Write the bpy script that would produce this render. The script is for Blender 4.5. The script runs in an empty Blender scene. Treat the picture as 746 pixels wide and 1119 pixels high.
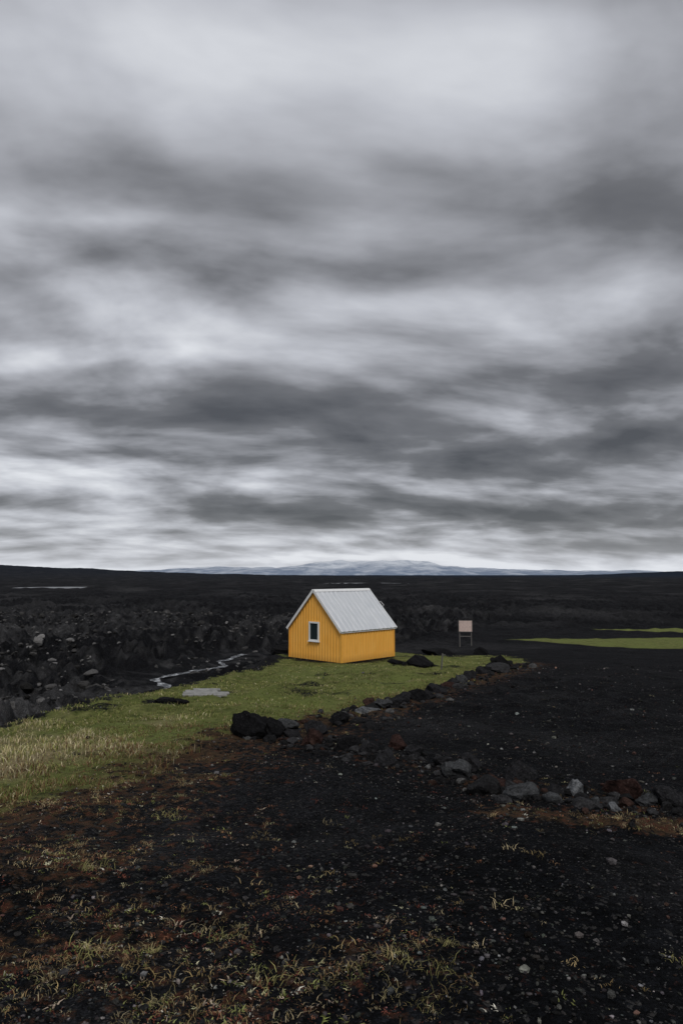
import bpy, math, random
import numpy as np
random.seed(4)
rng = np.random.default_rng(11)
scene = bpy.context.scene
scene.view_settings.view_transform = 'Standard'
scene.view_settings.look = 'None'
scene.view_settings.exposure = 0
scene.view_settings.gamma = 1
CAMZ = 4.35

# ------------------------------------------------------------------ noise
def perlin(x, y, seed=0):
    xi = np.floor(x).astype(np.int64); yi = np.floor(y).astype(np.int64)
    xf = x - xi; yf = y - yi
    def g(ix, iy, fx, fy):
        h = (ix*374761393 + iy*668265263 + seed*974634777) & 0xffffffff
        h = ((h ^ (h >> 13))*1274126177) & 0xffffffff
        h = h ^ (h >> 16)
        a = h/4294967296.0*2*math.pi
        return np.cos(a)*fx + np.sin(a)*fy
    u = xf*xf*xf*(xf*(xf*6-15)+10); v = yf*yf*yf*(yf*(yf*6-15)+10)
    a = g(xi, yi, xf, yf); b = g(xi+1, yi, xf-1, yf)
    c = g(xi, yi+1, xf, yf-1); d = g(xi+1, yi+1, xf-1, yf-1)
    return ((a+(b-a)*u) + ((c+(d-c)*u)-(a+(b-a)*u))*v)*1.4
def fbm(x, y, f, o=4, seed=0, gain=.5):
    s = 0; a = 1.0
    for i in range(o):
        s = s + a*perlin(x*f+17.3*i, y*f-9.1*i, seed+i); f *= 2.03; a *= gain
    return s
def sst(a, b, x):
    t = np.clip((x-a)/(b-a), 0, 1); return t*t*(3-2*t)

# ------------------------------------------------------------------ terrain
XE_Y = [-30, 0, 9, 10.9, 16.5, 24.5, 33.5, 40, 60, 100, 200]
XE_X = [-26, -13, -7, -5.5, -5.1, -4.3, -3.3, -2.2, 4, 22, 60]
STREAM = [(-11.0, 80), (-12.6, 73), (-11.6, 69), (-14.6, 65), (-16.2, 60.5), (-14.0, 57), (-15.6, 52), (-14, 46)]
def seg_dist(x, y, pts):
    best = np.full(x.shape, 1e9)
    for (ax, ay), (bx, by) in zip(pts[:-1], pts[1:]):
        dx, dy = bx-ax, by-ay
        t = np.clip(((x-ax)*dx+(y-ay)*dy)/(dx*dx+dy*dy), 0, 1)
        best = np.minimum(best, np.hypot(x-(ax+t*dx), y-(ay+t*dy)))
    return best
def inside(x, y, P):
    c = np.zeros(x.shape, bool)
    n = len(P)
    for i in range(n):
        ax, ay = P[i]; bx, by = P[(i+1) % n]
        if ay == by: continue
        cond = ((ay > y) != (by > y)) & (x < (bx-ax)*(y-ay)/(by-ay)+ax)
        c ^= cond
    return c
def sdist(x, y, P):
    d = seg_dist(x, y, P+[P[0]])
    return np.where(inside(x, y, P), d, -d)

def zg(x, y, micro=True):
    x = np.asarray(x, float); y = np.asarray(y, float)
    r = np.hypot(x, y)
    yc = np.maximum(y, -6)
    d = np.where(yc < 36, 1.45+.0853*yc, 4.52+4.5*(1-np.exp(-np.maximum(yc-36, 0)*.01896)))
    xe = np.interp(y, XE_Y, XE_X) + .5*perlin(x*.25, y*.25, 77)
    s = sst(0, 8, xe-x)
    s = np.where(s > 0, s**.85, s)
    dv = 9.0
    valley = s
    d = d*(1-s)+dv*s
    hd = np.hypot(x-.02, y-36.86)
    w = 1-sst(3.2, 6.5, hd)
    d = d*(1-w)+4.36*w
    z = CAMZ-d
    calm = 1-w*.9
    farw = sst(42, 100, y)*.7*(1-.85*sst(8, 18, x)*(1-sst(90, 130, y)))
    rough = np.maximum(valley*1.15, farw)
    sd = seg_dist(x, y, STREAM)
    ch = sst(.8, 7, sd)
    z = z + calm*(.12*fbm(x, y, .16, 3, 3) + .05*fbm(x, y, .8, 3, 5)*(1-sst(30, 80, r)))
    # hummocks on the meadow and its bank
    mead = sst(-9, -5, x)*(1-sst(5, 12, x))*sst(9, 14, y)*(1-sst(40, 46, y))
    z = z + calm*mead*.07*(np.abs(fbm(x, y, .9, 3, 9))*2-.5)
    fade = 1-sst(150, 500, r)
    lump = np.abs(fbm(x, y, .19, 3, 31, .55))
    z = z + rough*ch*(1.1*fbm(x, y, .05, 3, 21)+(1.6*(1-np.minimum(lump*1.6, 1))**1.6)*fade-.45+.42*fbm(x, y, .7, 4, 35, .6)*(1-sst(60, 170, r)))
    z = z - (1-sst(.2, 1.6, sd))*.18*valley
    if micro:
        m = (1-sst(9, 22, r))
        z = z + m*(.018*fbm(x, y, 4.5, 3, 41) + .005*fbm(x, y, 22., 2, 51))
    # far relief: old lava flow fronts
    z = z + sst(110, 700, r)*(2.0*fbm(x, y, .006, 4, 61)+1.6*np.abs(fbm(x, y, .02, 3, 65))) + sst(900, 5000, r)*9*np.abs(fbm(x, y, .0011, 4, 71))-sst(900, 5000, r)*6
    z = z + 66*np.exp(-(((x+2100)/1250)**2+((y-2900)/1100)**2))*(1+.18*fbm(x, y, .003, 3, 81))
    z = z + 45*np.exp(-(((x-3300)/700)**2+((y-6600)/500)**2))
    return z

GP = [(-16,4.5),(-9,3.4),(-4.2,4.4),(-2.7,5.5),(-2.3,6.9),(-2.0,8.5),(-1.5,10.0),(-1.0,10.8),(.45,13.2),(1.95,17),
      (4.2,22),(6.6,28),(9.3,35),(10.6,40),(10.9,46),(8,46),(4,42),(0,41),(-3.3,39),(-3.3,33.5),(-4.4,24.5),(-5.2,16.5),(-5.7,10.9),(-7.4,8.8),(-16,7.8)]
LOWER = [(-4.2,4.4),(-2.7,5.5),(-2.3,6.9),(-2.0,8.5),(-1.5,10.0),(-1.0,10.8),(.45,13.2),(1.95,17),(4.2,22),(6.6,28),(9.3,35)]
GP2 = [(17,72),(22,62),(27,54),(36,48),(75,38),(100,60),(50,75),(30,75)]
GP3 = [(34,95),(50,86),(90,84),(130,98),(60,100)]
RIM = [(-1.2,9.9),(-.4,9.4),(.1,8.9),(.5,8.2),(1.25,7.5),(1.65,6.6),(2.1,6.1),(2.8,5.85),(4.0,5.6)]

def masks(x, y):
    r = np.hypot(x, y)
    sd = sdist(x, y, GP)
    wob = .5*fbm(x, y, .7, 4, 101)+.35*fbm(x, y, 3.0, 3, 102)
    low = seg_dist(x, y, LOWER)
    grass = sst(-.35, .6, sd+wob)
    hp = np.hypot(x-.02, y-36.86)
    grass *= 1-.85*(1-sst(2.3, 3.3, hp+.4*fbm(x, y, .8, 2, 8)))
    grass *= 1-.6*sst(.3, .75, fbm(x, y, .5, 4, 109))
    for hx, hy, hr in [(-3.55,13.8,.42),(3.3,30.5,1.2),(6.6,43.5,1.6),(-2.6,38.5,1.3)]:
        grass *= 1-np.exp(-(((x-hx)/hr)**2+((y-hy)/(hr*.8))**2)**2)
    g2 = np.maximum(sst(-1.2, 1.2, sdist(x, y, GP2)+1.6*fbm(x, y, .14, 4, 103)), .9*sst(-.6, .8, sdist(x, y, GP3)+1.2*fbm(x, y, .12, 3, 104)))
    g2 = np.maximum(g2, .5*np.exp(-((y-72-.15*(x-20))/.8)**2)*sst(17, 19, x)*(1-sst(28, 32, x)))
    grass = np.maximum(grass, g2)
    brown = np.exp(-((low-.1)/(.5+.02*y))**2)
    brown = np.maximum(brown, .7*np.exp(-((low-.6)/.9)**2)*(y < 11))
    lf = (1-sst(-2.1, .9, x+.35*(y-4)))*(1-sst(6, 9, y))
    brown = np.maximum(brown, lf*.56)
    rim = seg_dist(x, y, RIM)
    brown = np.maximum(brown, .55*np.exp(-(rim/.4)**2))
    strip = seg_dist(x, y, [(1.35,5.75),(2.2,5.35),(3.0,5.1),(4.2,5.0)])
    brown = np.maximum(brown, .9*np.exp(-(strip/.28)**2))
    brown = np.clip(brown+.3*fbm(x, y, 1.5, 4, 105)*(brown > .05), 0, 1)
    straw = .9*np.exp(-((x+3.9)**2/2.4+(y-8.7)**2/3.6))
    straw = np.clip(straw+.55*fbm(x, y, .9, 4, 106)*(r < 60), 0, 1)
    return grass, brown, straw

# ------------------------------------------------------------------ mesh helpers
def mesh_np(name, V, tris=None, quads=None, mats=(), col=None, smooth=False, parent=None):
    me = bpy.data.meshes.new(name)
    V = np.asarray(V, np.float32)
    nl = 0; loops = []; starts = []; tot = []
    if quads is not None and len(quads):
        q = np.asarray(quads, np.int32); loops.append(q.ravel()); starts.append(np.arange(len(q))*4); tot.append(np.full(len(q), 4)); nl = q.size
    if tris is not None and len(tris):
        t = np.asarray(tris, np.int32); loops.append(t.ravel()); starts.append(nl+np.arange(len(t))*3); tot.append(np.full(len(t), 3))
    loops = np.concatenate(loops); starts = np.concatenate(starts); tot = np.concatenate(tot)
    me.vertices.add(len(V)); me.vertices.foreach_set('co', V.ravel())
    me.loops.add(len(loops)); me.loops.foreach_set('vertex_index', loops.astype(np.int32))
    me.polygons.add(len(starts)); me.polygons.foreach_set('loop_start', starts.astype(np.int32)); me.polygons.foreach_set('loop_total', tot.astype(np.int32))
    me.polygons.foreach_set('use_smooth', np.full(len(starts), smooth))
    me.update(calc_edges=True)
    if col is not None:
        for nm, c in (col.items() if isinstance(col, dict) else [('Col', col)]):
            a = me.attributes.new(nm, 'FLOAT_COLOR', 'POINT')
            c4 = np.ones((len(V), 4), np.float32); c4[:, :c.shape[1]] = c
            a.data.foreach_set('color', c4.ravel())
    for m in mats: me.materials.append(m)
    ob = bpy.data.objects.new(name, me); scene.collection.objects.link(ob)
    if parent: ob.parent = parent
    return ob

class NT:
    def __init__(s, tree): s.t = tree; s.n = tree.nodes; s.l = tree.links
    def new(s, typ, **kw):
        n = s.n.new(typ)
        for k, v in kw.items(): setattr(n, k, v)
        return n
    def put(s, sock, v):
        if isinstance(v, bpy.types.NodeSocket): s.l.new(v, sock)
        elif v is not None: sock.default_value = v
    def m(s, op, a, b=None, c=None, clamp=False):
        n = s.new('ShaderNodeMath', operation=op, use_clamp=clamp)
        s.put(n.inputs[0], a)
        if b is not None: s.put(n.inputs[1], b)
        if c is not None: s.put(n.inputs[2], c)
        return n.outputs[0]
    def vm(s, op, a, b=None, scale=None):
        n = s.new('ShaderNodeVectorMath', operation=op)
        s.put(n.inputs[0], a)
        if b is not None: s.put(n.inputs[1], b)
        if scale is not None: s.put(n.inputs['Scale'], scale)
        return n.outputs[0]
    def noise(s, vec, scale, detail=4, rough=.5, dist=0, out='Fac', dim='3D'):
        n = s.new('ShaderNodeTexNoise', noise_dimensions=dim)
        s.put(n.inputs['Vector'], vec); n.inputs['Scale'].default_value = scale
        n.inputs['Detail'].default_value = detail; n.inputs['Roughness'].default_value = rough; n.inputs['Distortion'].default_value = dist
        return n.outputs[out]
    def ramp(s, fac, pts, interp='LINEAR'):
        n = s.new('ShaderNodeValToRGB'); s.put(n.inputs[0], fac); cr = n.color_ramp; cr.interpolation = interp
        while len(cr.elements) < len(pts): cr.elements.new(.5)
        for e, (p, c) in zip(cr.elements, pts):
            e.position = p; e.color = (c[0], c[1], c[2], 1) if hasattr(c, '__len__') else (c, c, c, 1)
        return n.outputs[0]
    def mix(s, f, a, b, mode='MIX'):
        n = s.new('ShaderNodeMix', data_type='RGBA', blend_type=mode)
        s.put(n.inputs[0], f); s.put(n.inputs[6], a if isinstance(a, bpy.types.NodeSocket) else (*a, 1)); s.put(n.inputs[7], b if isinstance(b, bpy.types.NodeSocket) else (*b, 1))
        return n.outputs[2]
    def mr(s, v, a, b, c=0., d=1., smooth=False):
        n = s.new('ShaderNodeMapRange'); n.interpolation_type = 'SMOOTHSTEP' if smooth else 'LINEAR'
        s.put(n.inputs[0], v)
        for i, q in enumerate((a, b, c, d)): n.inputs[i+1].default_value = q
        return n.outputs[0]

def material(name, rough=.8, spec=.3):
    m = bpy.data.materials.new(name); m.use_nodes = True
    t = NT(m.node_tree); b = m.node_tree.nodes['Principled BSDF']
    b.inputs['Roughness'].default_value = rough
    b.inputs['Specular IOR Level'].default_value = spec
    return m, t, b
def simple(name, colr, rough=.7, spec=.3, var=.2, scale=6., metal=0, bump=0):
    m, t, b = material(name, rough, spec)
    pos = t.new('ShaderNodeTexCoord').outputs['Object']
    f = t.noise(pos, scale, 6, .6)
    lo = tuple(c*(1-var) for c in colr); hi = tuple(min(1, c*(1+var)) for c in colr)
    t.put(b.inputs['Base Color'], t.mix(t.mr(f, .3, .7), lo, hi))
    b.inputs['Metallic'].default_value = metal
    if bump:
        bn = t.new('ShaderNodeBump'); bn.inputs['Strength'].default_value = bump; bn.inputs['Distance'].default_value = .01
        t.put(bn.inputs['Height'], t.noise(pos, scale*6, 5, .6)); t.put(b.inputs['Normal'], bn.outputs[0])
    return m

# ------------------------------------------------------------------ ground
ang = np.concatenate([np.arange(-180, -60, 5.), np.arange(-60, -33, .8), np.arange(-33, 33, .14), np.arange(33, 60, .8), np.arange(60, 180, 5.)])
ang = np.unique(np.round(ang, 4)); th = np.radians(ang); na = len(th)
rad = np.concatenate([[.02, .5, .9], np.geomspace(1.2, 26000, 780)]); nr = len(rad)
R, T = np.meshgrid(rad, th, indexing='ij')
X = (R*np.sin(T)).ravel(); Y = (R*np.cos(T)).ravel()
Z = zg(X, Y)
gm, bm, sm = masks(X, Y)
i, j = np.meshgrid(np.arange(nr-1), np.arange(na), indexing='ij')
jn = (j+1) % na
Q = np.stack([i*na+j, (i+1)*na+j, (i+1)*na+jn, i*na+jn], -1).reshape(-1, 4)[:, ::-1]
rr = np.hypot(X, Y)
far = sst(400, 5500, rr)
xe_ = np.interp(Y, XE_Y, XE_X)
val = sst(3, 9, xe_-X)*(1-sst(90, 260, rr))
lavaL = np.clip(.35+.75*fbm(X, Y, .03, 4, 201)*(rr > 30)+.4*fbm(X, Y, .35, 3, 202)*(rr < 60)+val*(1.3*fbm(X, Y, .5, 4, 207)+.4), 0, 2.0)

mg, t, b = material('lava_and_grass_ground', .95, .06)
pos = t.new('ShaderNodeNewGeometry').outputs['Position']
a1 = t.new('ShaderNodeAttribute', attribute_name='mask'); sp = t.new('ShaderNodeSeparateColor'); t.put(sp.inputs[0], a1.outputs['Color'])
a2 = t.new('ShaderNodeAttribute', attribute_name='aux'); sp2 = t.new('ShaderNodeSeparateColor'); t.put(sp2.inputs[0], a2.outputs['Color'])
G, Bn, St = sp.outputs[0], sp.outputs[1], sp.outputs[2]
Fa, La = sp2.outputs[0], sp2.outputs[1]
nf = t.noise(pos, 9, 5, .68, dim='2D'); nm = t.noise(pos, 2.2, 5, .65, dim='2D'); nl = t.noise(pos, .35, 4, .6, dim='2D')
def voro(scale):
    n = t.new('ShaderNodeTexVoronoi', feature='F1', voronoi_dimensions='2D'); t.put(n.inputs['Vector'], pos); n.inputs['Scale'].default_value = scale
    return n
v1 = voro(42); v2 = voro(125)
cell1 = t.new('ShaderNodeSeparateColor'); t.put(cell1.inputs[0], v1.outputs['Color'])
cell2 = t.new('ShaderNodeSeparateColor'); t.put(cell2.inputs[0], v2.outputs['Color'])
peb = t.m('MULTIPLY', t.mr(cell1.outputs[0], .0, 1, .4, 1.6), t.mr(cell2.outputs[0], 0, 1, .4, 1.7))
rare = t.m('GREATER_THAN', cell1.outputs[1], .965)
rare2 = t.m('GREATER_THAN', cell2.outputs[1], .97)
lava = t.mix(t.mr(nl, .3, .7), (.0033, .0038, .0049), (.0080, .0085, .0102))
lava = t.mix(t.mr(La, .35, 2.0), lava, (.055, .055, .057))
lava = t.vm('SCALE', lava, scale=t.m('MULTIPLY', peb, t.mr(nm, .3, .7, .5, 1.5)))
lava = t.mix(t.m('MULTIPLY', rare, .4), lava, (.08, .077, .075))
lava = t.mix(t.m('MULTIPLY', rare2, .4), lava, (.12, .118, .115))
green = t.mix(t.mr(nm, .35, .65), (.085, .105, .028), (.215, .225, .078))
green = t.mix(t.mr(nl, .4, .65), green, (.165, .195, .058))
straw = t.mix(nf, (.18, .14, .07), (.40, .34, .20))
green = t.mix(t.mr(St, .25, .9), green, straw)
green = t.mix(t.mr(nf, .54, .72, 0, .7), green, (.05, .040, .022))
brownc = t.mix(nm, (.03, .018, .010), (.14, .09, .05))
brownc = t.mix(t.mr(nf, .54, .68), brownc, (.095, .036, .022))
fb = t.mr(t.m('ADD', Bn, t.m('MULTIPLY', t.m('SUBTRACT', nf, .5), 3.0)), .48, .98)
fg = t.mr(t.m('ADD', G, t.m('MULTIPLY', t.m('SUBTRACT', nf, .5), 1.5)), .35, .7)
fbb = t.m('MULTIPLY', fb, .78)
c = t.mix(fbb, lava, brownc)
c = t.mix(t.m('MULTIPLY', fg, t.m('SUBTRACT', 1., t.m('MULTIPLY', fbb, .45))), c, green)
c = t.mix(Fa, c, (.007, .013, .025))  # distance haze painted into the far ground as a bluish tint
t.put(b.inputs['Base Color'], c)
h = t.m('ADD', t.m('MULTIPLY', v1.outputs['Distance'], -.6), t.m('MULTIPLY', v2.outputs['Distance'], -.25))
h = t.m('ADD', h, t.m('MULTIPLY', nf, 1.3))
bn = t.new('ShaderNodeBump'); bn.inputs['Strength'].default_value = 1; bn.inputs['Distance'].default_value = .035
t.put(bn.inputs['Height'], h); t.put(b.inputs['Normal'], bn.outputs[0])
mesh_np('ground', np.stack([X, Y, Z], -1), quads=Q, mats=[mg], smooth=True,
        col={'mask': np.stack([gm, bm, sm], -1), 'aux': np.stack([far, lavaL, far*0], -1)})

# ------------------------------------------------------------------ vegetation
mveg, t, b = material('grass_blades', .75, .1)
a = t.new('ShaderNodeAttribute', attribute_name='Col')
t.put(b.inputs['Base Color'], a.outputs['Color'])

def blades(name, x, y, h, w, lean, col, z=None):
    n = len(x)
    if z is None: z = zg(x, y)
    az = rng.uniform(0, 2*np.pi, n); fa = rng.uniform(0, 2*np.pi, n)
    base = np.stack([x, y, z-.004], -1)
    side = np.stack([np.cos(fa), np.sin(fa), 0*fa], -1)*(w/2)[:, None]
    ld = np.stack([np.cos(az), np.sin(az), 0*az], -1)
    up = np.array([0, 0, 1.])
    mid = base+ld*(lean*h*.3)[:, None]+up*(h*.55)[:, None]
    tip = base+ld*(lean*h)[:, None]+up*(h*(1-.25*lean))[:, None]
    V = np.stack([base-side, base+side, mid+side*.75, mid-side*.75, tip], 1).reshape(-1, 3)
    k = np.arange(n)*5
    q = np.stack([k, k+1, k+2, k+3], -1); tt = np.stack([k+3, k+2, k+4], -1)
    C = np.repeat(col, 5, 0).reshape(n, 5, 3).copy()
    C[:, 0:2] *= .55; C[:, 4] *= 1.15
    return mesh_np(name, V, tris=tt, quads=q, mats=[mveg], col=C.reshape(-1, 3))

def cmix(cols, n, p=None):
    cols = np.array(cols); k = rng.choice(len(cols), n, p=p)
    return cols[k]*rng.uniform(.6, 1.4, (n, 1))

N = 1000000
r = np.exp(rng.uniform(np.log(4.5), np.log(50), N)); a_ = np.radians(rng.uniform(-48, 30, N))
x = r*np.sin(a_); y = r*np.cos(a_)
g, bb, ss = masks(x, y)
clump = .5+.85*fbm(x, y, 1.8, 4, 301)
keep = rng.uniform(0, 1, N) < g*np.clip(clump+.12, .03, 1)*.40
x, y, ss, bb, clump, r = x[keep], y[keep], ss[keep], bb[keep], np.clip(clump[keep], 0, 1.4), r[keep]
n = len(x)
tall = sst(.3, .9, ss)
h = rng.uniform(.02, .065, n)*(.4+clump*1.0)*(1+1.4*tall*rng.uniform(0, 1, n)); w = .0035+.00055*r
cg = cmix([(.145, .175, .045), (.23, .24, .08), (.095, .125, .03), (.31, .28, .12)], n, [.33, .32, .18, .17])
cs = cmix([(.48, .41, .24), (.58, .51, .34), (.34, .27, .14), (.25, .25, .09)], n)
cbw = cmix([(.17, .10, .05), (.28, .2, .11), (.12, .05, .03)], n)
tint = np.clip(.98+.65*fbm(x, y, .45, 4, 305), .5, 1.5)[:, None]
pick = rng.uniform(0, 1, n)
C = np.where((pick < np.clip(ss*1.05-.04, .08, .88))[:, None], cs*np.clip(tint, .7, 1.2), cg*tint)
C = np.where((rng.uniform(0, 1, n) < bb*.6)[:, None], cbw, C)
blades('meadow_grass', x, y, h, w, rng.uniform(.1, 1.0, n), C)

def tufts(name, cx, cy, nb, hr, spread, cols, wd=.003):
    m = len(cx); k = np.repeat(np.arange(m), nb)
    sc = np.clip(rng.lognormal(-.15, .4, m), .35, 1.9)[k]
    x = cx[k]+rng.normal(0, 1, len(k))*spread*sc; y = cy[k]+rng.normal(0, 1, len(k))*spread*sc
    h = rng.uniform(*hr, len(k))*sc
    cc = cmix(cols, m)[k]*rng.uniform(.7, 1.3, (len(k), 1))
    return blades(name, x, y, h, np.full(len(k), wd)*sc, rng.uniform(.3, 1.6, len(k)), cc)
N = 100000
r = np.exp(rng.uniform(np.log(2.2), np.log(22), N)); a_ = np.radians(rng.uniform(-38, 34, N)); x = r*np.sin(a_); y = r*np.cos(a_)
g, bb, ss = masks(x, y)
lf = (1-sst(-2.4, 1.3, x+.35*(y-4)))*(1-sst(6, 9, y))
p = (bb**1.5)*.62*(1-g*.6)+.34*lf+.016
p *= np.clip(.6+1.2*fbm(x, y, 1.6, 4, 333), .10, 1.5)
k = rng.uniform(0, 1, N) < p*.5
kx, ky, kb = x[k], y[k], bb[k]; m = len(kx); sel = rng.uniform(0, 1, m)
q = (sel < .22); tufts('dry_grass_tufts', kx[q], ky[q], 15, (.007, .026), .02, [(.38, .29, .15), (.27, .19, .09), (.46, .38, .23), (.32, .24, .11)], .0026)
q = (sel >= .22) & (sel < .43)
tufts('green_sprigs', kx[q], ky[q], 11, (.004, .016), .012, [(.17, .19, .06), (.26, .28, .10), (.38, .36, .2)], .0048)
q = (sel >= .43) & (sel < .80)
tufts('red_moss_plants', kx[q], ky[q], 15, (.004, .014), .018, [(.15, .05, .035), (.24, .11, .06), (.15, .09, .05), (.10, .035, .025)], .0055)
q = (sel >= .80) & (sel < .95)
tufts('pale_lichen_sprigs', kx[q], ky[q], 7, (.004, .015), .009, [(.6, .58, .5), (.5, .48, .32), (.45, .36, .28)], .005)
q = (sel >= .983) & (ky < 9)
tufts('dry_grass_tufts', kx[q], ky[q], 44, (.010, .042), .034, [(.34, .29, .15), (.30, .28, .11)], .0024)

# ------------------------------------------------------------------ stones
mst, t, b = material('lava_stone', .95, .1)
a = t.new('ShaderNodeAttribute', attribute_name='Col')
po = t.new('ShaderNodeNewGeometry').outputs['Position']
nz = t.noise(po, 12, 6, .7); nz2 = t.noise(po, 55, 3, .65)
cc = t.vm('SCALE', a.outputs['Color'], scale=t.m('MULTIPLY', t.mr(nz, .3, .7, .3, 1.7), t.mr(nz2, .35, .65, .6, 1.4)))
cc = t.mix(t.mr(nz2, .62, .72, 0, .3), cc, (.14, .14, .12))
t.put(b.inputs['Base Color'], cc)
bn = t.new('ShaderNodeBump'); bn.inputs['Strength'].default_value = 1; bn.inputs['Distance'].default_value = .035
t.put(bn.inputs['Height'], t.m('ADD', nz, t.m('MULTIPLY', nz2, .35))); t.put(b.inputs['Normal'], bn.outputs[0])
import bmesh
def ico(sub):
    bm_ = bmesh.new(); bmesh.ops.create_icosphere(bm_, subdivisions=sub, radius=1)
    V = np.array([v.co[:] for v in bm_.verts]); F = np.array([[v.index for v in f.verts] for f in bm_.faces]); bm_.free()
    return V, F
def stones(name, x, y, s, col, sub=1, sink=.3, rough=.28):
    V0, F0 = ico(sub); n = len(x); nv = len(V0)
    z = zg(x, y)
    V = np.repeat(V0[None], n, 0)
    if sub > 1:
        for _ in range(7):
            nr_ = rng.normal(0, 1, (n, 3)); nr_ /= np.linalg.norm(nr_, axis=1)[:, None]
            dd = np.einsum('nvk,nk->nv', V, nr_)-rng.uniform(.45, .85, n)[:, None]
            V = V-np.maximum(dd, 0)[..., None]*nr_[:, None]
    V = V*(1+rng.uniform(-rough, rough, (n, nv, 1)))
    sc = np.stack([rng.uniform(.7, 1.4, n), rng.uniform(.6, 1.1, n), rng.uniform(.45, .85, n)], -1)*s[:, None]
    V = V*sc[:, None]
    az = rng.uniform(0, 6.28, n); ca, sa = np.cos(az)[:, None], np.sin(az)[:, None]
    V = np.stack([V[..., 0]*ca-V[..., 1]*sa, V[..., 0]*sa+V[..., 1]*ca, V[..., 2]], -1)
    V += np.stack([x, y, z+s*sink], -1)[:, None]
    F = (F0[None]+(np.arange(n)*nv)[:, None, None]).reshape(-1, 3)
    return mesh_np(name, V.reshape(-1, 3), tris=F, mats=[mst], col=np.repeat(col, nv, 0))
N = 36000
r = np.exp(rng.uniform(np.log(1.9), np.log(34), N)); a_ = np.radians(rng.uniform(-38, 38, N)); x = r*np.sin(a_); y = r*np.cos(a_)
g, bb, ss = masks(x, y); k = rng.uniform(0, 1, N) > g*.95
k &= rng.uniform(0, 1, N) < np.clip(.5+.9*fbm(x, y, .6, 3, 401), .1, 1)
x, y, r = x[k], y[k], r[k]; n = len(x)
s = np.clip(rng.lognormal(math.log(.0054), .5, n), .0025, .036)*(.75+.085*r)
br = np.clip(rng.lognormal(math.log(.030), .95, n), .005, .35)
red = (rng.uniform(0, 1, n) < .10)[:, None]
gc = br[:, None]*np.where(red, np.array([[1.1, .65, .52]]), np.array([[1, .98, .96]]))*rng.uniform(.9, 1.1, (n, 3))
stones('gravel', x, y, s, gc)
P = np.array(RIM); P2 = np.array(LOWER[5:])
def along(P, n, sp):
    L = np.cumsum(np.r_[0, np.hypot(*np.diff(P, axis=0).T)]); u = rng.uniform(0, L[-1], n)
    return np.interp(u, L, P[:, 0])+rng.normal(0, sp, n), np.interp(u, L, P[:, 1])+rng.normal(0, sp, n)
x1, y1 = along(P, 420, .26); x2, y2 = along(P2, 420, .3)
x = np.r_[x1, x2+.15]; y = np.r_[y1, y2]; n = len(x)
s = rng.lognormal(math.log(.046), .55, n)*np.where(np.arange(n) < 420, .75, 1.4)
pc = np.array([(.012, .012, .013), (.03, .03, .032), (.034, .019, .015), (.08, .08, .08)])[rng.choice(4, n, p=[.48, .3, .13, .09])]
stones('fallen_wall_stones', x, y, s, pc, sub=3, rough=.05, sink=.15)
N = 18000
x = rng.uniform(-75, -6, N); y = rng.uniform(36, 150, N)
xe = np.interp(y, XE_Y, XE_X)
k = (x < xe-5) & (seg_dist(x, y, STREAM) > 1.2) & (fbm(x, y, .07, 3, 501)+.25*perlin(x*.3, y*.3, 5) > rng.uniform(-.3, .6, N))
x, y = x[k], y[k]; n = len(x)
s = np.clip(rng.lognormal(math.log(.15), .6, n), .05, .75)
br = np.clip(rng.lognormal(math.log(.048), .75, n), .006, .19)
stones('lava_rubble', x, y, s, br[:, None]*np.array([[1, .98, .97]]), sub=2, rough=.12, sink=.1)

def rock(name, x, y, w, h, colr, seed, d=None):
    V, F = ico(5)
    rs = np.random.default_rng(seed)
    V = V.copy()
    for _ in range(16):
        nrm = rs.normal(0, 1, 3); nrm /= np.linalg.norm(nrm); c0 = rs.uniform(.5, .88)
        dd = V@nrm-c0; m_ = dd > 0; V[m_] -= nrm*dd[m_][:, None]
    o = rs.uniform(0, 50)
    a_, b_ = V[:, 0]+V[:, 2]*.73+o, V[:, 1]-V[:, 2]*.66-o
    disp = .16*fbm(a_, b_, 1.6, 3, seed)+.07*np.abs(fbm(b_, a_, 5., 4, seed+3))
    V *= (1+disp)[:, None]
    V *= np.array([w/2, (d or w*.8)/2, h*.62])*1.2
    az = rs.uniform(-.5, .5); c_, s_ = math.cos(az), math.sin(az)
    V = np.stack([V[:, 0]*c_-V[:, 1]*s_, V[:, 0]*s_+V[:, 1]*c_, V[:, 2]+.15*V[:, 0]*rs.uniform(-1, 1)], -1)
    z = float(zg(np.array([x]), np.array([y]))[0])
    V += np.array([x, y, z+h*.24])
    return mesh_np(name, V, tris=F, mats=[mst], col=np.tile(np.array(colr), (len(V), 1)), smooth=True)
BK = (.007, .007, .008); DK = (.017, .017, .019); GR = (.045, .047, .05); LG = (.10, .105, .112); RD = (.028, .015, .013)
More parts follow.
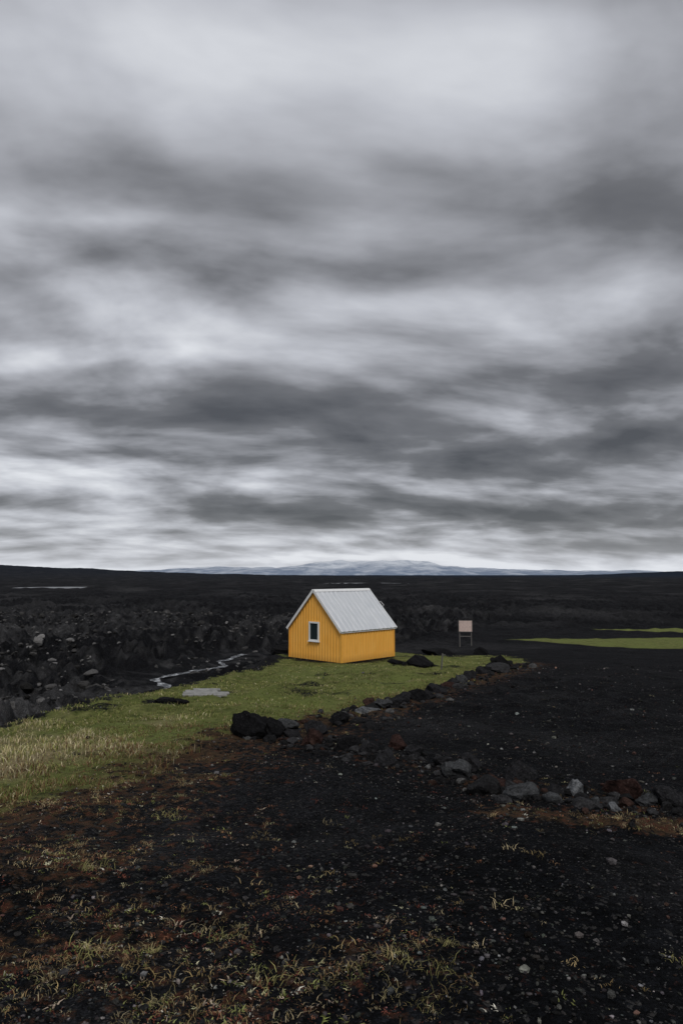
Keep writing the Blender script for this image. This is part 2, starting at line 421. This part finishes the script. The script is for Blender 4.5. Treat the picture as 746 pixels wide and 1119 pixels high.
ROCKS = [(-1.27,9.75,.62,.48,BK),(-.95,9.85,.36,.26,BK),(-.82,10.5,.32,.2,GR),(-.7,9.9,.3,.18,DK),(-.38,10.3,.3,.2,DK),(-.05,11.5,.3,.2,BK),
 (.52,13.1,.5,.14,LG),(.8,13.5,.35,.16,GR),(1.06,14.1,.35,.2,DK),(1.3,14.8,.4,.22,DK),(1.65,15.3,.45,.25,BK),(2.0,16.3,.4,.25,DK),(2.35,17.2,.5,.28,DK),(2.75,18.3,.45,.25,RD),
 (3.1,19.5,.4,.26,DK),(3.6,21,.45,.26,GR),(4.2,22.5,.5,.3,DK),(4.8,24,.45,.3,DK),(5.3,25.5,.5,.35,BK),(6.1,28,.5,.35,DK),(6.9,30,.8,.65,BK),(7.7,32.5,.5,.35,DK),
 (-.35,9.3,.28,.2,RD),(.08,8.9,.34,.22,BK),(.3,8.6,.25,.14,DK),(.5,8.1,.3,.16,DK),(.85,8.3,.24,.14,DK),(.7,8.9,.28,.18,RD),(1.25,7.45,.32,.2,GR),(1.42,7.75,.28,.18,DK),(1.15,7.9,.2,.14,DK),
 (1.55,7.0,.2,.12,RD),(1.64,6.3,.3,.17,GR),(1.85,7.3,.3,.2,DK),(1.8,6.05,.15,.08,GR),(1.93,6.35,.16,.12,DK),(2.1,6.35,.15,.14,LG),(2.15,6.02,.12,.07,GR),(2.25,5.88,.12,.07,LG),
 (2.5,6.3,.27,.17,RD),(2.62,6.05,.18,.1,GR),(2.78,6.0,.26,.15,DK),(2.9,5.75,.26,.15,DK),(3.2,5.8,.3,.18,GR),(3.3,30.2,1.3,.5,BK),(2.5,31,.8,.3,BK),(6.4,47,2.2,.5,BK),(9.5,47.5,1.1,.55,BK),(-3.2,38.6,1.6,.5,BK),(-3.5,13.9,.45,.14,BK),(-3.2,13.8,.3,.12,BK)]
for q_, (x_, y_, w_, h_, c_) in enumerate(ROCKS):
    rock('lava_rock', x_, y_, w_, h_, c_, 900+q_)

# ------------------------------------------------------------------ box helper
def boxes(name, lst, mat, parent=None, bevel=0.0):
    V = []; Qd = []
    for (cx, cy, cz, sx, sy, sz) in lst:
        o = len(V)
        for dz in (-1, 1):
            for dx, dy in ((-1, -1), (1, -1), (1, 1), (-1, 1)):
                V.append((cx+dx*sx/2, cy+dy*sy/2, cz+dz*sz/2))
        Qd += [(o, o+3, o+2, o+1), (o+4, o+5, o+6, o+7), (o, o+1, o+5, o+4), (o+1, o+2, o+6, o+5), (o+2, o+3, o+7, o+6), (o+3, o, o+4, o+7)]
    ob = mesh_np(name, V, quads=Qd, mats=[mat], parent=parent)
    if bevel:
        md = ob.modifiers.new('bevel', 'BEVEL'); md.width = bevel; md.segments = 2
    return ob
def tube(name, pts, rad_, mat, parent=None):
    cu = bpy.data.curves.new(name, 'CURVE'); cu.dimensions = '3D'; cu.bevel_depth = rad_; cu.bevel_resolution = 3; cu.use_fill_caps = True
    s = cu.splines.new('POLY'); s.points.add(len(pts)-1)
    for p_, co in zip(s.points, pts): p_.co = (*co, 1)
    cu.materials.append(mat); ob = bpy.data.objects.new(name, cu); scene.collection.objects.link(ob)
    if parent: ob.parent = parent
    return ob

# ------------------------------------------------------------------ cabin
W, L, HE = 3.8, 4.0, 1.62
RISE = 1.93
cab = bpy.data.objects.new('yellow_cabin', None); scene.collection.objects.link(cab)
cab.location = (.02, 36.86, 0); cab.rotation_euler = (0, 0, math.radians(-44))
my, t, b = material('yellow_painted_cladding', .5, .3)
oc = t.new('ShaderNodeTexCoord').outputs['Object']
mp = t.new('ShaderNodeMapping'); t.put(mp.inputs[0], oc); mp.inputs['Scale'].default_value = (5, 5, .6)
f1 = t.noise(mp.outputs[0], 2, 6, .6); f2 = t.noise(oc, 1.2, 4, .6)
cy_ = t.mix(t.mr(f1, .35, .7), (.92, .475, .09), (.82, .405, .065)); cy_ = t.mix(t.mr(f2, .45, .75, 0, .5), cy_, (.92, .52, .13))
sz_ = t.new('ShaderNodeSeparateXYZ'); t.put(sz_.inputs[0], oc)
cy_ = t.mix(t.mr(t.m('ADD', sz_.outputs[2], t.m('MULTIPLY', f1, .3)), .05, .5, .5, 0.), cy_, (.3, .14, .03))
t.put(b.inputs['Base Color'], cy_)
mw = simple('white_painted_trim', (.78, .79, .8), .5, .4, .06)
mtrim = simple('yellow_corner_trim', (.84, .42, .065), .5, .4, .1)
mroof, t, b = material('pale_metal_roofing', .42, .5)
oc = t.new('ShaderNodeTexCoord').outputs['Object']
mp = t.new('ShaderNodeMapping'); t.put(mp.inputs[0], oc); mp.inputs['Scale'].default_value = (.8, 6, .8)
cr_ = t.mix(t.mr(t.noise(mp.outputs[0], 1.6, 6, .65), .35, .7), (.52, .55, .59), (.68, .70, .73)); t.put(b.inputs['Base Color'], cr_)
mconc = simple('dark_concrete', (.06, .06, .06), .9)
mmet = simple('galvanised_steel', (.45, .46, .47), .4, .5, .1, metal=.6)

def rib_profile(length, pitch=.2, depth=.03):
    u = [0.0]; o = [0.0]
    nn = int(round(length/pitch)); p_ = length/nn
    for k in range(nn):
        a0 = k*p_
        for f_, d_ in ((.30, 0), (.42, depth), (.72, depth), (.84, 0)):
            u.append(a0+f_*p_); o.append(d_)
    u.append(length); o.append(0.0)
    return np.array(u), np.array(o)
def wall(name, length, topf, mapf, gable=False):
    u, o = rib_profile(length)
    if gable and not np.any(np.isclose(u, length/2)):
        mid = np.interp(length/2, u, o)
        u = np.append(u, length/2); o = np.append(o, mid); s_ = np.argsort(u); u, o = u[s_], o[s_]
    V = []
    for uu, oo in zip(u, o):
        V.append(mapf(uu, oo, .02)); V.append(mapf(uu, oo, topf(uu)))
    n_ = len(u)
    Qd = [(2*k_, 2*k_+2, 2*k_+3, 2*k_+1) for k_ in range(n_-1)]
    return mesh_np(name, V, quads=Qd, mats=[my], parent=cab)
gt = lambda u: HE+RISE*(1-abs(u-W/2)/(W/2))-.03
st = lambda u: HE-.01
wall('gable_wall', W, gt, lambda u, o, z: (u-W/2, -L/2-o, z), True)
wall('rear_gable_wall', W, gt, lambda u, o, z: (W/2-u, L/2+o, z), True)
wall('side_wall', L, st, lambda u, o, z: (W/2+o, u-L/2, z))
wall('far_side_wall', L, st, lambda u, o, z: (-W/2-o, L/2-u, z))
boxes('plinth', [(0, 0, -.1, W-.06, L-.06, .28)], mconc, cab)
boxes('corner_trim', [(sx*(W/2+.012), sy*(L/2+.012), HE/2, .07, .07, HE-.05) for sx in (-1, 1) for sy in (-1, 1)], mtrim, cab)
slope = math.hypot(W/2, RISE); ang_ = math.atan2(RISE, W/2)
ov, og = .14, .12
def roof(sgn, name):
    u, o = rib_profile(L+2*og, .33, .022)
    V = []
    for uu, oo in zip(u, o):
        for s_ in (0.0, slope+ov):
            for th_ in (0.035+oo, 0.0):
                xx = sgn*(s_*math.cos(ang_)+th_*math.sin(ang_)); zz = HE+RISE-s_*math.sin(ang_)+th_*math.cos(ang_)
                V.append((xx, uu-L/2-og, zz))
    n_ = len(u); Qd = []
    for k in range(n_-1):
        a0 = 4*k; b0 = 4*(k+1)
        Qd += [(a0, b0, b0+2, a0+2), (a0+1, a0+3, b0+3, b0+1), (a0+2, b0+2, b0+3, a0+3), (a0, a0+1, b0+1, b0)]
    Qd += [(0, 2, 3, 1), (4*(n_-1), 4*(n_-1)+1, 4*(n_-1)+3, 4*(n_-1)+2)]
    if sgn < 0: Qd = [q[::-1] for q in Qd]
    return mesh_np(name, V, quads=Qd, mats=[mroof], parent=cab)
roof(1, 'roof_slope'); roof(-1, 'far_roof_slope')
def sloped_board(name, sgn, yc, thick, depth, mat, s0=0., s1=None, lift=-.06):
    s1 = s1 or slope+ov+.01
    V = []
    for s_ in (s0, s1):
        for th_ in (lift, lift+depth):
            for dy in (-thick/2, thick/2):
                V.append((sgn*(s_*math.cos(ang_)+th_*math.sin(ang_)), yc+dy, HE+RISE-s_*math.sin(ang_)+th_*math.cos(ang_)))
    Qd = [(0, 1, 3, 2), (4, 6, 7, 5), (0, 4, 5, 1), (2, 3, 7, 6), (0, 2, 6, 4), (1, 5, 7, 3)]
    return mesh_np(name, V, quads=Qd, mats=[mat], parent=cab)
for yy, nm_ in ((-L/2-og-.016, 'bargeboard'), (L/2+og+.016, 'rear_bargeboard')):
    for sg in (1, -1): sloped_board(nm_, sg, yy, .028, .13, mw)
for sg in (1, -1): sloped_board('ridge_cap', sg, 0, L+2*og+.07, .012, mw, 0, .17, .062)
boxes('eave_fascia', [(sg*(W/2+.075), 0, HE-.115, .02, L+.2, .07) for sg in (1, -1)], mw, cab)
wy = -L/2-.03
ww, wh, wz = .74, .98, 1.46
boxes('window_frame', [(-ww/2+.04, wy-.02, wz, .08, .07, wh), (ww/2-.04, wy-.02, wz, .08, .07, wh), (0, wy-.02, wz+wh/2-.04, ww-.16, .068, .08), (0, wy-.02, wz-wh/2+.04, ww-.16, .068, .08),
      (0, wy-.04, wz-wh/2-.02, ww+.08, .12, .035)], mw, cab)
mgl, t, b = material('window_glass', .08, .6); b.inputs['Base Color'].default_value = (.02, .03, .035, 1)
t.put(b.inputs['Roughness'], t.mr(t.noise(t.new('ShaderNodeTexCoord').outputs['Object'], 3, 3), .3, .7, .04, .12))
boxes('window_glass', [(0, wy-.005, wz, ww-.16, .02, wh-.16)], mgl, cab)
def roof_pt(sg, s_, y_, th_): return (sg*(s_*math.cos(ang_)+th_*math.sin(ang_)), y_, HE+RISE-s_*math.sin(ang_)+th_*math.cos(ang_))
tube('roof_bracket', [roof_pt(-1, .75, -1.7, .03), roof_pt(-1, .66, -1.7, .26), roof_pt(-1, 1.0, -1.7, .32), roof_pt(-1, 1.35, -1.7, .05)], .022, mmet, cab)
tube('rear_roof_bracket', [roof_pt(1, 1.1, 2.08, .02), roof_pt(1, 1.02, 2.24, .1), roof_pt(1, 1.3, 2.28, .12), roof_pt(1, 1.42, 2.1, .02)], .018, mmet, cab)

# ------------------------------------------------------------------ sign
sx_, sy_ = 10.75, 60.0
sz0 = float(zg(np.array([sx_]), np.array([sy_]))[0])
sg = bpy.data.objects.new('information_sign', None); scene.collection.objects.link(sg); sg.location = (sx_, sy_, sz0); sg.rotation_euler = (0, 0, math.radians(-6))
mpost = simple('weathered_post_wood', (.12, .115, .11), .85, .2, .3, 12)
mboard, t, b = material('sign_panel', .5, .3)
oc = t.new('ShaderNodeTexCoord').outputs['Object']
sp_ = t.new('ShaderNodeSeparateXYZ'); t.put(sp_.inputs[0], oc)
wv = t.m('GREATER_THAN', t.m('FRACT', t.m('MULTIPLY', sp_.outputs[2], 9)), .62)
blk = t.m('MULTIPLY', wv, t.m('GREATER_THAN', t.noise(t.vm('MULTIPLY', oc, (6, 1, 2)), 2.5, 2), .5))
t.put(b.inputs['Base Color'], t.mix(t.m('MULTIPLY', blk, .5), (.62, .49, .44), (.3, .2, .18)))
boxes('post', [(-.5, 0, .95, .08, .08, 2.7), (.5, 0, .95, .08, .08, 2.7)], mpost, sg, .008)
boxes('panel', [(0, -.065, 1.78, 1.1, .03, .92)], mboard, sg)
boxes('panel_frame', [(0, -.066, 2.27, 1.2, .05, .05), (0, -.066, 1.29, 1.2, .05, .05), (-.58, -.066, 1.78, .04, .05, .93), (.58, -.066, 1.78, .04, .05, .93)], mpost, sg)
boxes('crossbar', [(0, 0, .9, .92, .04, .07)], mpost, sg)

z_ = float(zg(np.array([3.95]), np.array([27.5]))[0])
stk = boxes('wooden_stake', [(0, 0, .28, .05, .05, .75), (.05, 0, .6, .16, .03, .05)], mpost, None, .006); stk.location = (3.95, 27.5, z_); stk.rotation_euler = (.03, .08, .3)
mpl = simple('bleached_plank_wood', (.26, .26, .25), .85, .2, .3, 8, bump=.4)
z_ = float(zg(np.array([-3.05]), np.array([15.4]))[0])
pl = boxes('weathered_planks', [(0, -.26, .09, .95, .15, .035), (.05, -.09, .095, 1.0, .15, .035), (-.04, .09, .09, .7, .16, .035), (.1, .27, .092, .6, .15, .035), (-.3, 0, .05, .09, .7, .05), (.3, 0, .05, .09, .7, .05)], mpl, None, .006)
pl.location = (-3.05, 15.4, z_-.03); pl.rotation_euler = (.05, .05, .3)

# ------------------------------------------------------------------ stream, pond, mountains
mwat, t, b = material('stream_water', .15, .5)
po = t.new('ShaderNodeNewGeometry').outputs['Position']
t.put(b.inputs['Base Color'], t.mix(t.mr(t.noise(po, 1.6, 5, .7), .52, .62), (.012, .014, .016), (.6, .63, .66)))  # pale patches: white water plus highlights painted into the dark water colour
t.put(b.inputs['Roughness'], t.mr(t.noise(po, 2.1, 3), .4, .6, .12, .5))
bn = t.new('ShaderNodeBump'); bn.inputs['Strength'].default_value = .6; bn.inputs['Distance'].default_value = .08
t.put(bn.inputs['Height'], t.noise(po, 5, 4)); t.put(b.inputs['Normal'], bn.outputs[0])
def ribbon(name, pts, wid, mat, off, seed):
    P = np.array(pts, float); L_ = np.cumsum(np.r_[0, np.hypot(*np.diff(P, axis=0).T)]); u = np.linspace(0, L_[-1], 200)
    x = np.interp(u, L_, P[:, 0]); y = np.interp(u, L_, P[:, 1])
    ks = np.ones(9)/9; xs = np.convolve(np.pad(x, 4, 'edge'), ks, 'valid'); ys = np.convolve(np.pad(y, 4, 'edge'), ks, 'valid')
    xs = xs+.55*perlin(u*.35, u*0+seed+.4, seed)
    tx, ty = np.gradient(xs), np.gradient(ys); l = np.hypot(tx, ty); nx, ny = -ty/l, tx/l
    w = wid*(.35+1.1*(perlin(u*.6, u*0+3.3, seed+1)+.5)).clip(.12, 1.8)
    zc_ = zg(xs, ys, False)+off
    A = np.stack([xs+nx*w, ys+ny*w, zc_], -1); B = np.stack([xs-nx*w, ys-ny*w, zc_], -1)
    V = np.stack([A, B], 1).reshape(-1, 3); k = np.arange(199)*2
    return mesh_np(name, V, quads=np.stack([k, k+2, k+3, k+1], -1), mats=[mat], smooth=True)
ribbon('stream', STREAM, .34, mwat, .07, 3)
ribbon('stream', [(-12.0, 70), (-10.9, 68.5), (-10.6, 66.5), (-12.8, 63.5), (-15.8, 61.5)], .2, mwat, .13, 9)
mpond, t, b = material('pond_water', .35, .5)
po = t.new('ShaderNodeNewGeometry').outputs['Position']
t.put(b.inputs['Base Color'], t.mix(t.mr(t.noise(po, .08, 5, .65), .4, .65), (.03, .035, .04), (.30, .31, .33)))
def flat_blob(name, cx, cy, rx, ry, mat, off, seed):
    a = np.linspace(0, 2*np.pi, 90, endpoint=False)
    rr_ = 1+.45*fbm(np.cos(a)*1.5+seed, np.sin(a)*1.5, 1, 4, seed)
    xs = np.r_[cx, cx+rx*rr_*np.cos(a), cx+rx*.5*rr_*np.cos(a)]; ys = np.r_[cy, cy+ry*rr_*np.sin(a), cy+ry*.5*rr_*np.sin(a)]
    z = zg(xs, ys, False)+off; z[:] = np.percentile(z, 60)
    z[1:91] -= .5
    tt = [(1+k, 1+(k+1) % 90, 91+k) for k in range(90)]+[(1+(k+1) % 90, 91+(k+1) % 90, 91+k) for k in range(90)]+[(0, 91+k, 91+(k+1) % 90) for k in range(90)]
    return mesh_np(name, np.stack([xs, ys, z], -1), tris=tt, mats=[mat], smooth=True)
flat_blob('meltwater_pond', -178, 445, 30, 15, mpond, .8, 4)
flat_blob('meltwater_pond', 25, 700, 34, 16, mpond, .9, 8)

mmt, t, b = material('hazy_snowy_mountain', .95, .05)
ge = t.new('ShaderNodeNewGeometry'); po = ge.outputs['Position']
sp_ = t.new('ShaderNodeSeparateXYZ'); t.put(sp_.inputs[0], po)
nz = t.noise(t.vm('MULTIPLY', po, (.001, .001, .004)), 2.4, 8, .65)
hh = t.m('ADD', t.m('DIVIDE', sp_.outputs[2], 420), t.m('MULTIPLY', t.m('SUBTRACT', nz, .5), 2.4))
t.put(b.inputs['Base Color'], t.mix(t.mr(hh, .0, .8), (.20, .25, .34), (.60, .645, .71)))  # aerial haze painted in: rock and snow colours shifted to pale blue
gx = np.linspace(-7500, 9500, 420); gy = np.linspace(13500, 19000, 60)
GX, GY = np.meshgrid(gx, gy, indexing='ij'); x = GX.ravel(); y = GY.ravel()
env = np.exp(-((x+200)/3000)**2)*.9+.36*np.exp(-((x-3600)/2200)**2)+.26*np.exp(-((x-7200)/1400)**2)+.2*np.exp(-((x+4500)/2000)**2)
hz = 430*env*(np.sin(np.clip((y-13500)/5500, 0, 1)*np.pi)**.8)*(.72+.5*fbm(x, y, .00045, 6, 601)) - 15
i, j = np.meshgrid(np.arange(419), np.arange(59), indexing='ij')
Qm = np.stack([i*60+j, (i+1)*60+j, (i+1)*60+j+1, i*60+j+1], -1).reshape(-1, 4)
mesh_np('snowy_mountain_range', np.stack([x, y, hz], -1), quads=Qm, mats=[mmt], smooth=True)

# ------------------------------------------------------------------ sky
wd = bpy.data.worlds.new('World'); scene.world = wd; wd.use_nodes = True
t = NT(wd.node_tree); bg = wd.node_tree.nodes['Background']
SUN_EL, SUN_AZ = 48., 168.
sky = t.new('ShaderNodeTexSky', sky_type='NISHITA'); sky.sun_disc = False
sky.sun_elevation = math.radians(SUN_EL); sky.sun_rotation = math.radians(SUN_AZ)
dirv = t.vm('NORMALIZE', t.new('ShaderNodeTexCoord').outputs['Generated'])
s = t.new('ShaderNodeSeparateXYZ'); t.put(s.inputs[0], dirv); dx, dy, dz = s.outputs
dzc = t.m('MAXIMUM', dz, 0.)
zc = t.m('ADD', dzc, .19)
cx = t.m('DIVIDE', dx, zc); cyy = t.m('DIVIDE', dy, zc)
def comb(a, b_, c_=0.):
    n = t.new('ShaderNodeCombineXYZ'); t.put(n.inputs[0], a); t.put(n.inputs[1], b_); t.put(n.inputs[2], c_); return n.outputs[0]
P = comb(t.m('MULTIPLY', cx, .66), t.m('SUBTRACT', cyy, t.m('MULTIPLY', cx, .10)))
wrp = t.vm('SUBTRACT', t.noise(P, 1.4, 1, .4, out='Color', dim='2D'), (.5, .5, .5))
Pw = t.vm('ADD', P, t.vm('MULTIPLY', wrp, (.25, .2, 0)))
Pw = t.vm('ADD', Pw, (3.7, 1.9, 0))
n1 = t.noise(Pw, 2.2, 6, .5, dim='2D')
n1s = t.noise(Pw, 2.2, 3, .5, dim='2D')
n1b = t.noise(t.vm('ADD', Pw, (.02, .10, 0)), 2.2, 3, .5, dim='2D')
n2 = t.noise(t.vm('ADD', Pw, (7.3, 2.2, 0)), 5.6, 5, .52, dim='2D')
n2b = t.noise(t.vm('ADD', Pw, (7.31, 2.24, 0)), 5.6, 3, .5, dim='2D')
ys = t.m('MAXIMUM', dy, .15)
te = comb(t.m('DIVIDE', dx, ys), t.m('DIVIDE', dzc, ys))
tw = t.vm('MULTIPLY', t.vm('SUBTRACT', t.noise(t.vm('MULTIPLY', te, (1., 2.2, 1.)), 2.6, 5, .5, out='Color', dim='2D'), (.5, .5, .5)), (.35, .10, 0))
tes = t.new('ShaderNodeSeparateXYZ'); t.put(tes.inputs[0], t.vm('ADD', te, tw)); tt_, ee_ = tes.outputs[0], tes.outputs[1]
M = [(-.25,.60,.5,.045,.08),(.5,.56,.33,.075,.17),(-.45,.475,.25,.028,.12),(-.08,.475,.22,.032,.13),(.05,.40,.6,.03,-.09),(.38,.31,.38,.045,.17),
     (-.1,.25,.45,.035,.17),(.25,.19,.5,.032,.20),(-.32,.165,.25,.018,.10),(.35,.095,.42,.026,.21),(.0,.10,.35,.016,.13),(-.5,.125,.24,.03,-.17),(-.42,.33,.25,.022,-.11),(-.3,.80,.6,.13,-.13),
     (.3,.85,.4,.1,-.09),(-.3,.055,.35,.013,-.09),(.15,.018,.6,.011,-.22),(.40,.045,.2,.011,.2),(.05,.345,.3,.02,-.05),(.4,.24,.3,.012,-.06),(-.2,.205,.35,.009,-.05),(.1,.14,.4,.007,-.05),(-.3,.53,.4,.02,-.05)]
acc = None
for (t0, e0, st_, se_, am) in M:
    a = t.m('MULTIPLY', t.m('SUBTRACT', tt_, t0), 1/st_); b_ = t.m('MULTIPLY', t.m('SUBTRACT', ee_, e0), 1/se_)
    q = t.m('ADD', t.m('MULTIPLY', a, a), t.m('MULTIPLY', b_, b_))
    g_ = t.m('MULTIPLY', t.m('POWER', 2.718, t.m('MULTIPLY', q, -1.)), am)
    acc = g_ if acc is None else t.m('ADD', acc, g_)
acc = t.m('MULTIPLY', acc, t.mr(dy, .05, .3))
D = t.m('ADD', t.m('MULTIPLY', n1, .62), t.m('MULTIPLY', n2, .38))
# the high overcast is smoother than the broken bands lower down
calm_ = t.mr(dzc, .15, .55, 1., .55)
D = t.m('ADD', t.m('MULTIPLY', t.m('SUBTRACT', D, .5), calm_), .5)
D = t.m('ADD', D, acc)
lit = t.m('ADD', t.m('MULTIPLY', t.m('SUBTRACT', n1s, n1b), .9), t.m('MULTIPLY', t.m('SUBTRACT', n2, n2b), .6))
D2 = t.m('SUBTRACT', D, t.m('MULTIPLY', t.m('MULTIPLY', lit, calm_), .5))
colr = t.ramp(D2, [(.26, (.78, .80, .84)), (.40, (.53, .545, .59)), (.52, (.325, .332, .36)), (.64, (.16, .163, .175)), (.82, (.08, .082, .09))])
haze = t.m('POWER', 2.718, t.m('MULTIPLY', dzc, -42.))
colr = t.mix(t.m('MULTIPLY', haze, .78), colr, (.76, .79, .85))
nish = t.vm('SCALE', sky.outputs[0], scale=.08)
fin = t.mix(.95, nish, colr)
t.put(bg.inputs[0], fin); bg.inputs[1].default_value = 1.0

sl = bpy.data.lights.new('sun', 'SUN'); sl.energy = 1.5; sl.angle = math.radians(18); sl.color = (1, .96, .9)
so = bpy.data.objects.new('sun', sl); scene.collection.objects.link(so)
el, az = math.radians(SUN_EL), math.radians(SUN_AZ)
from mathutils import Vector
sd_ = Vector((math.sin(az)*math.cos(el), math.cos(az)*math.cos(el), math.sin(el)))
so.rotation_euler = sd_.to_track_quat('Z', 'Y').to_euler()

# ------------------------------------------------------------------ camera
cd = bpy.data.cameras.new('camera'); cam = bpy.data.objects.new('camera', cd); scene.collection.objects.link(cam)
cd.sensor_fit = 'VERTICAL'; cd.sensor_height = 36; cd.sensor_width = 24; cd.lens = 24; cd.clip_end = 60000; cd.clip_start = .05
cam.location = (0, 0, CAMZ); cam.rotation_euler = (math.radians(90+5.25), 0, 0)
scene.camera = cam
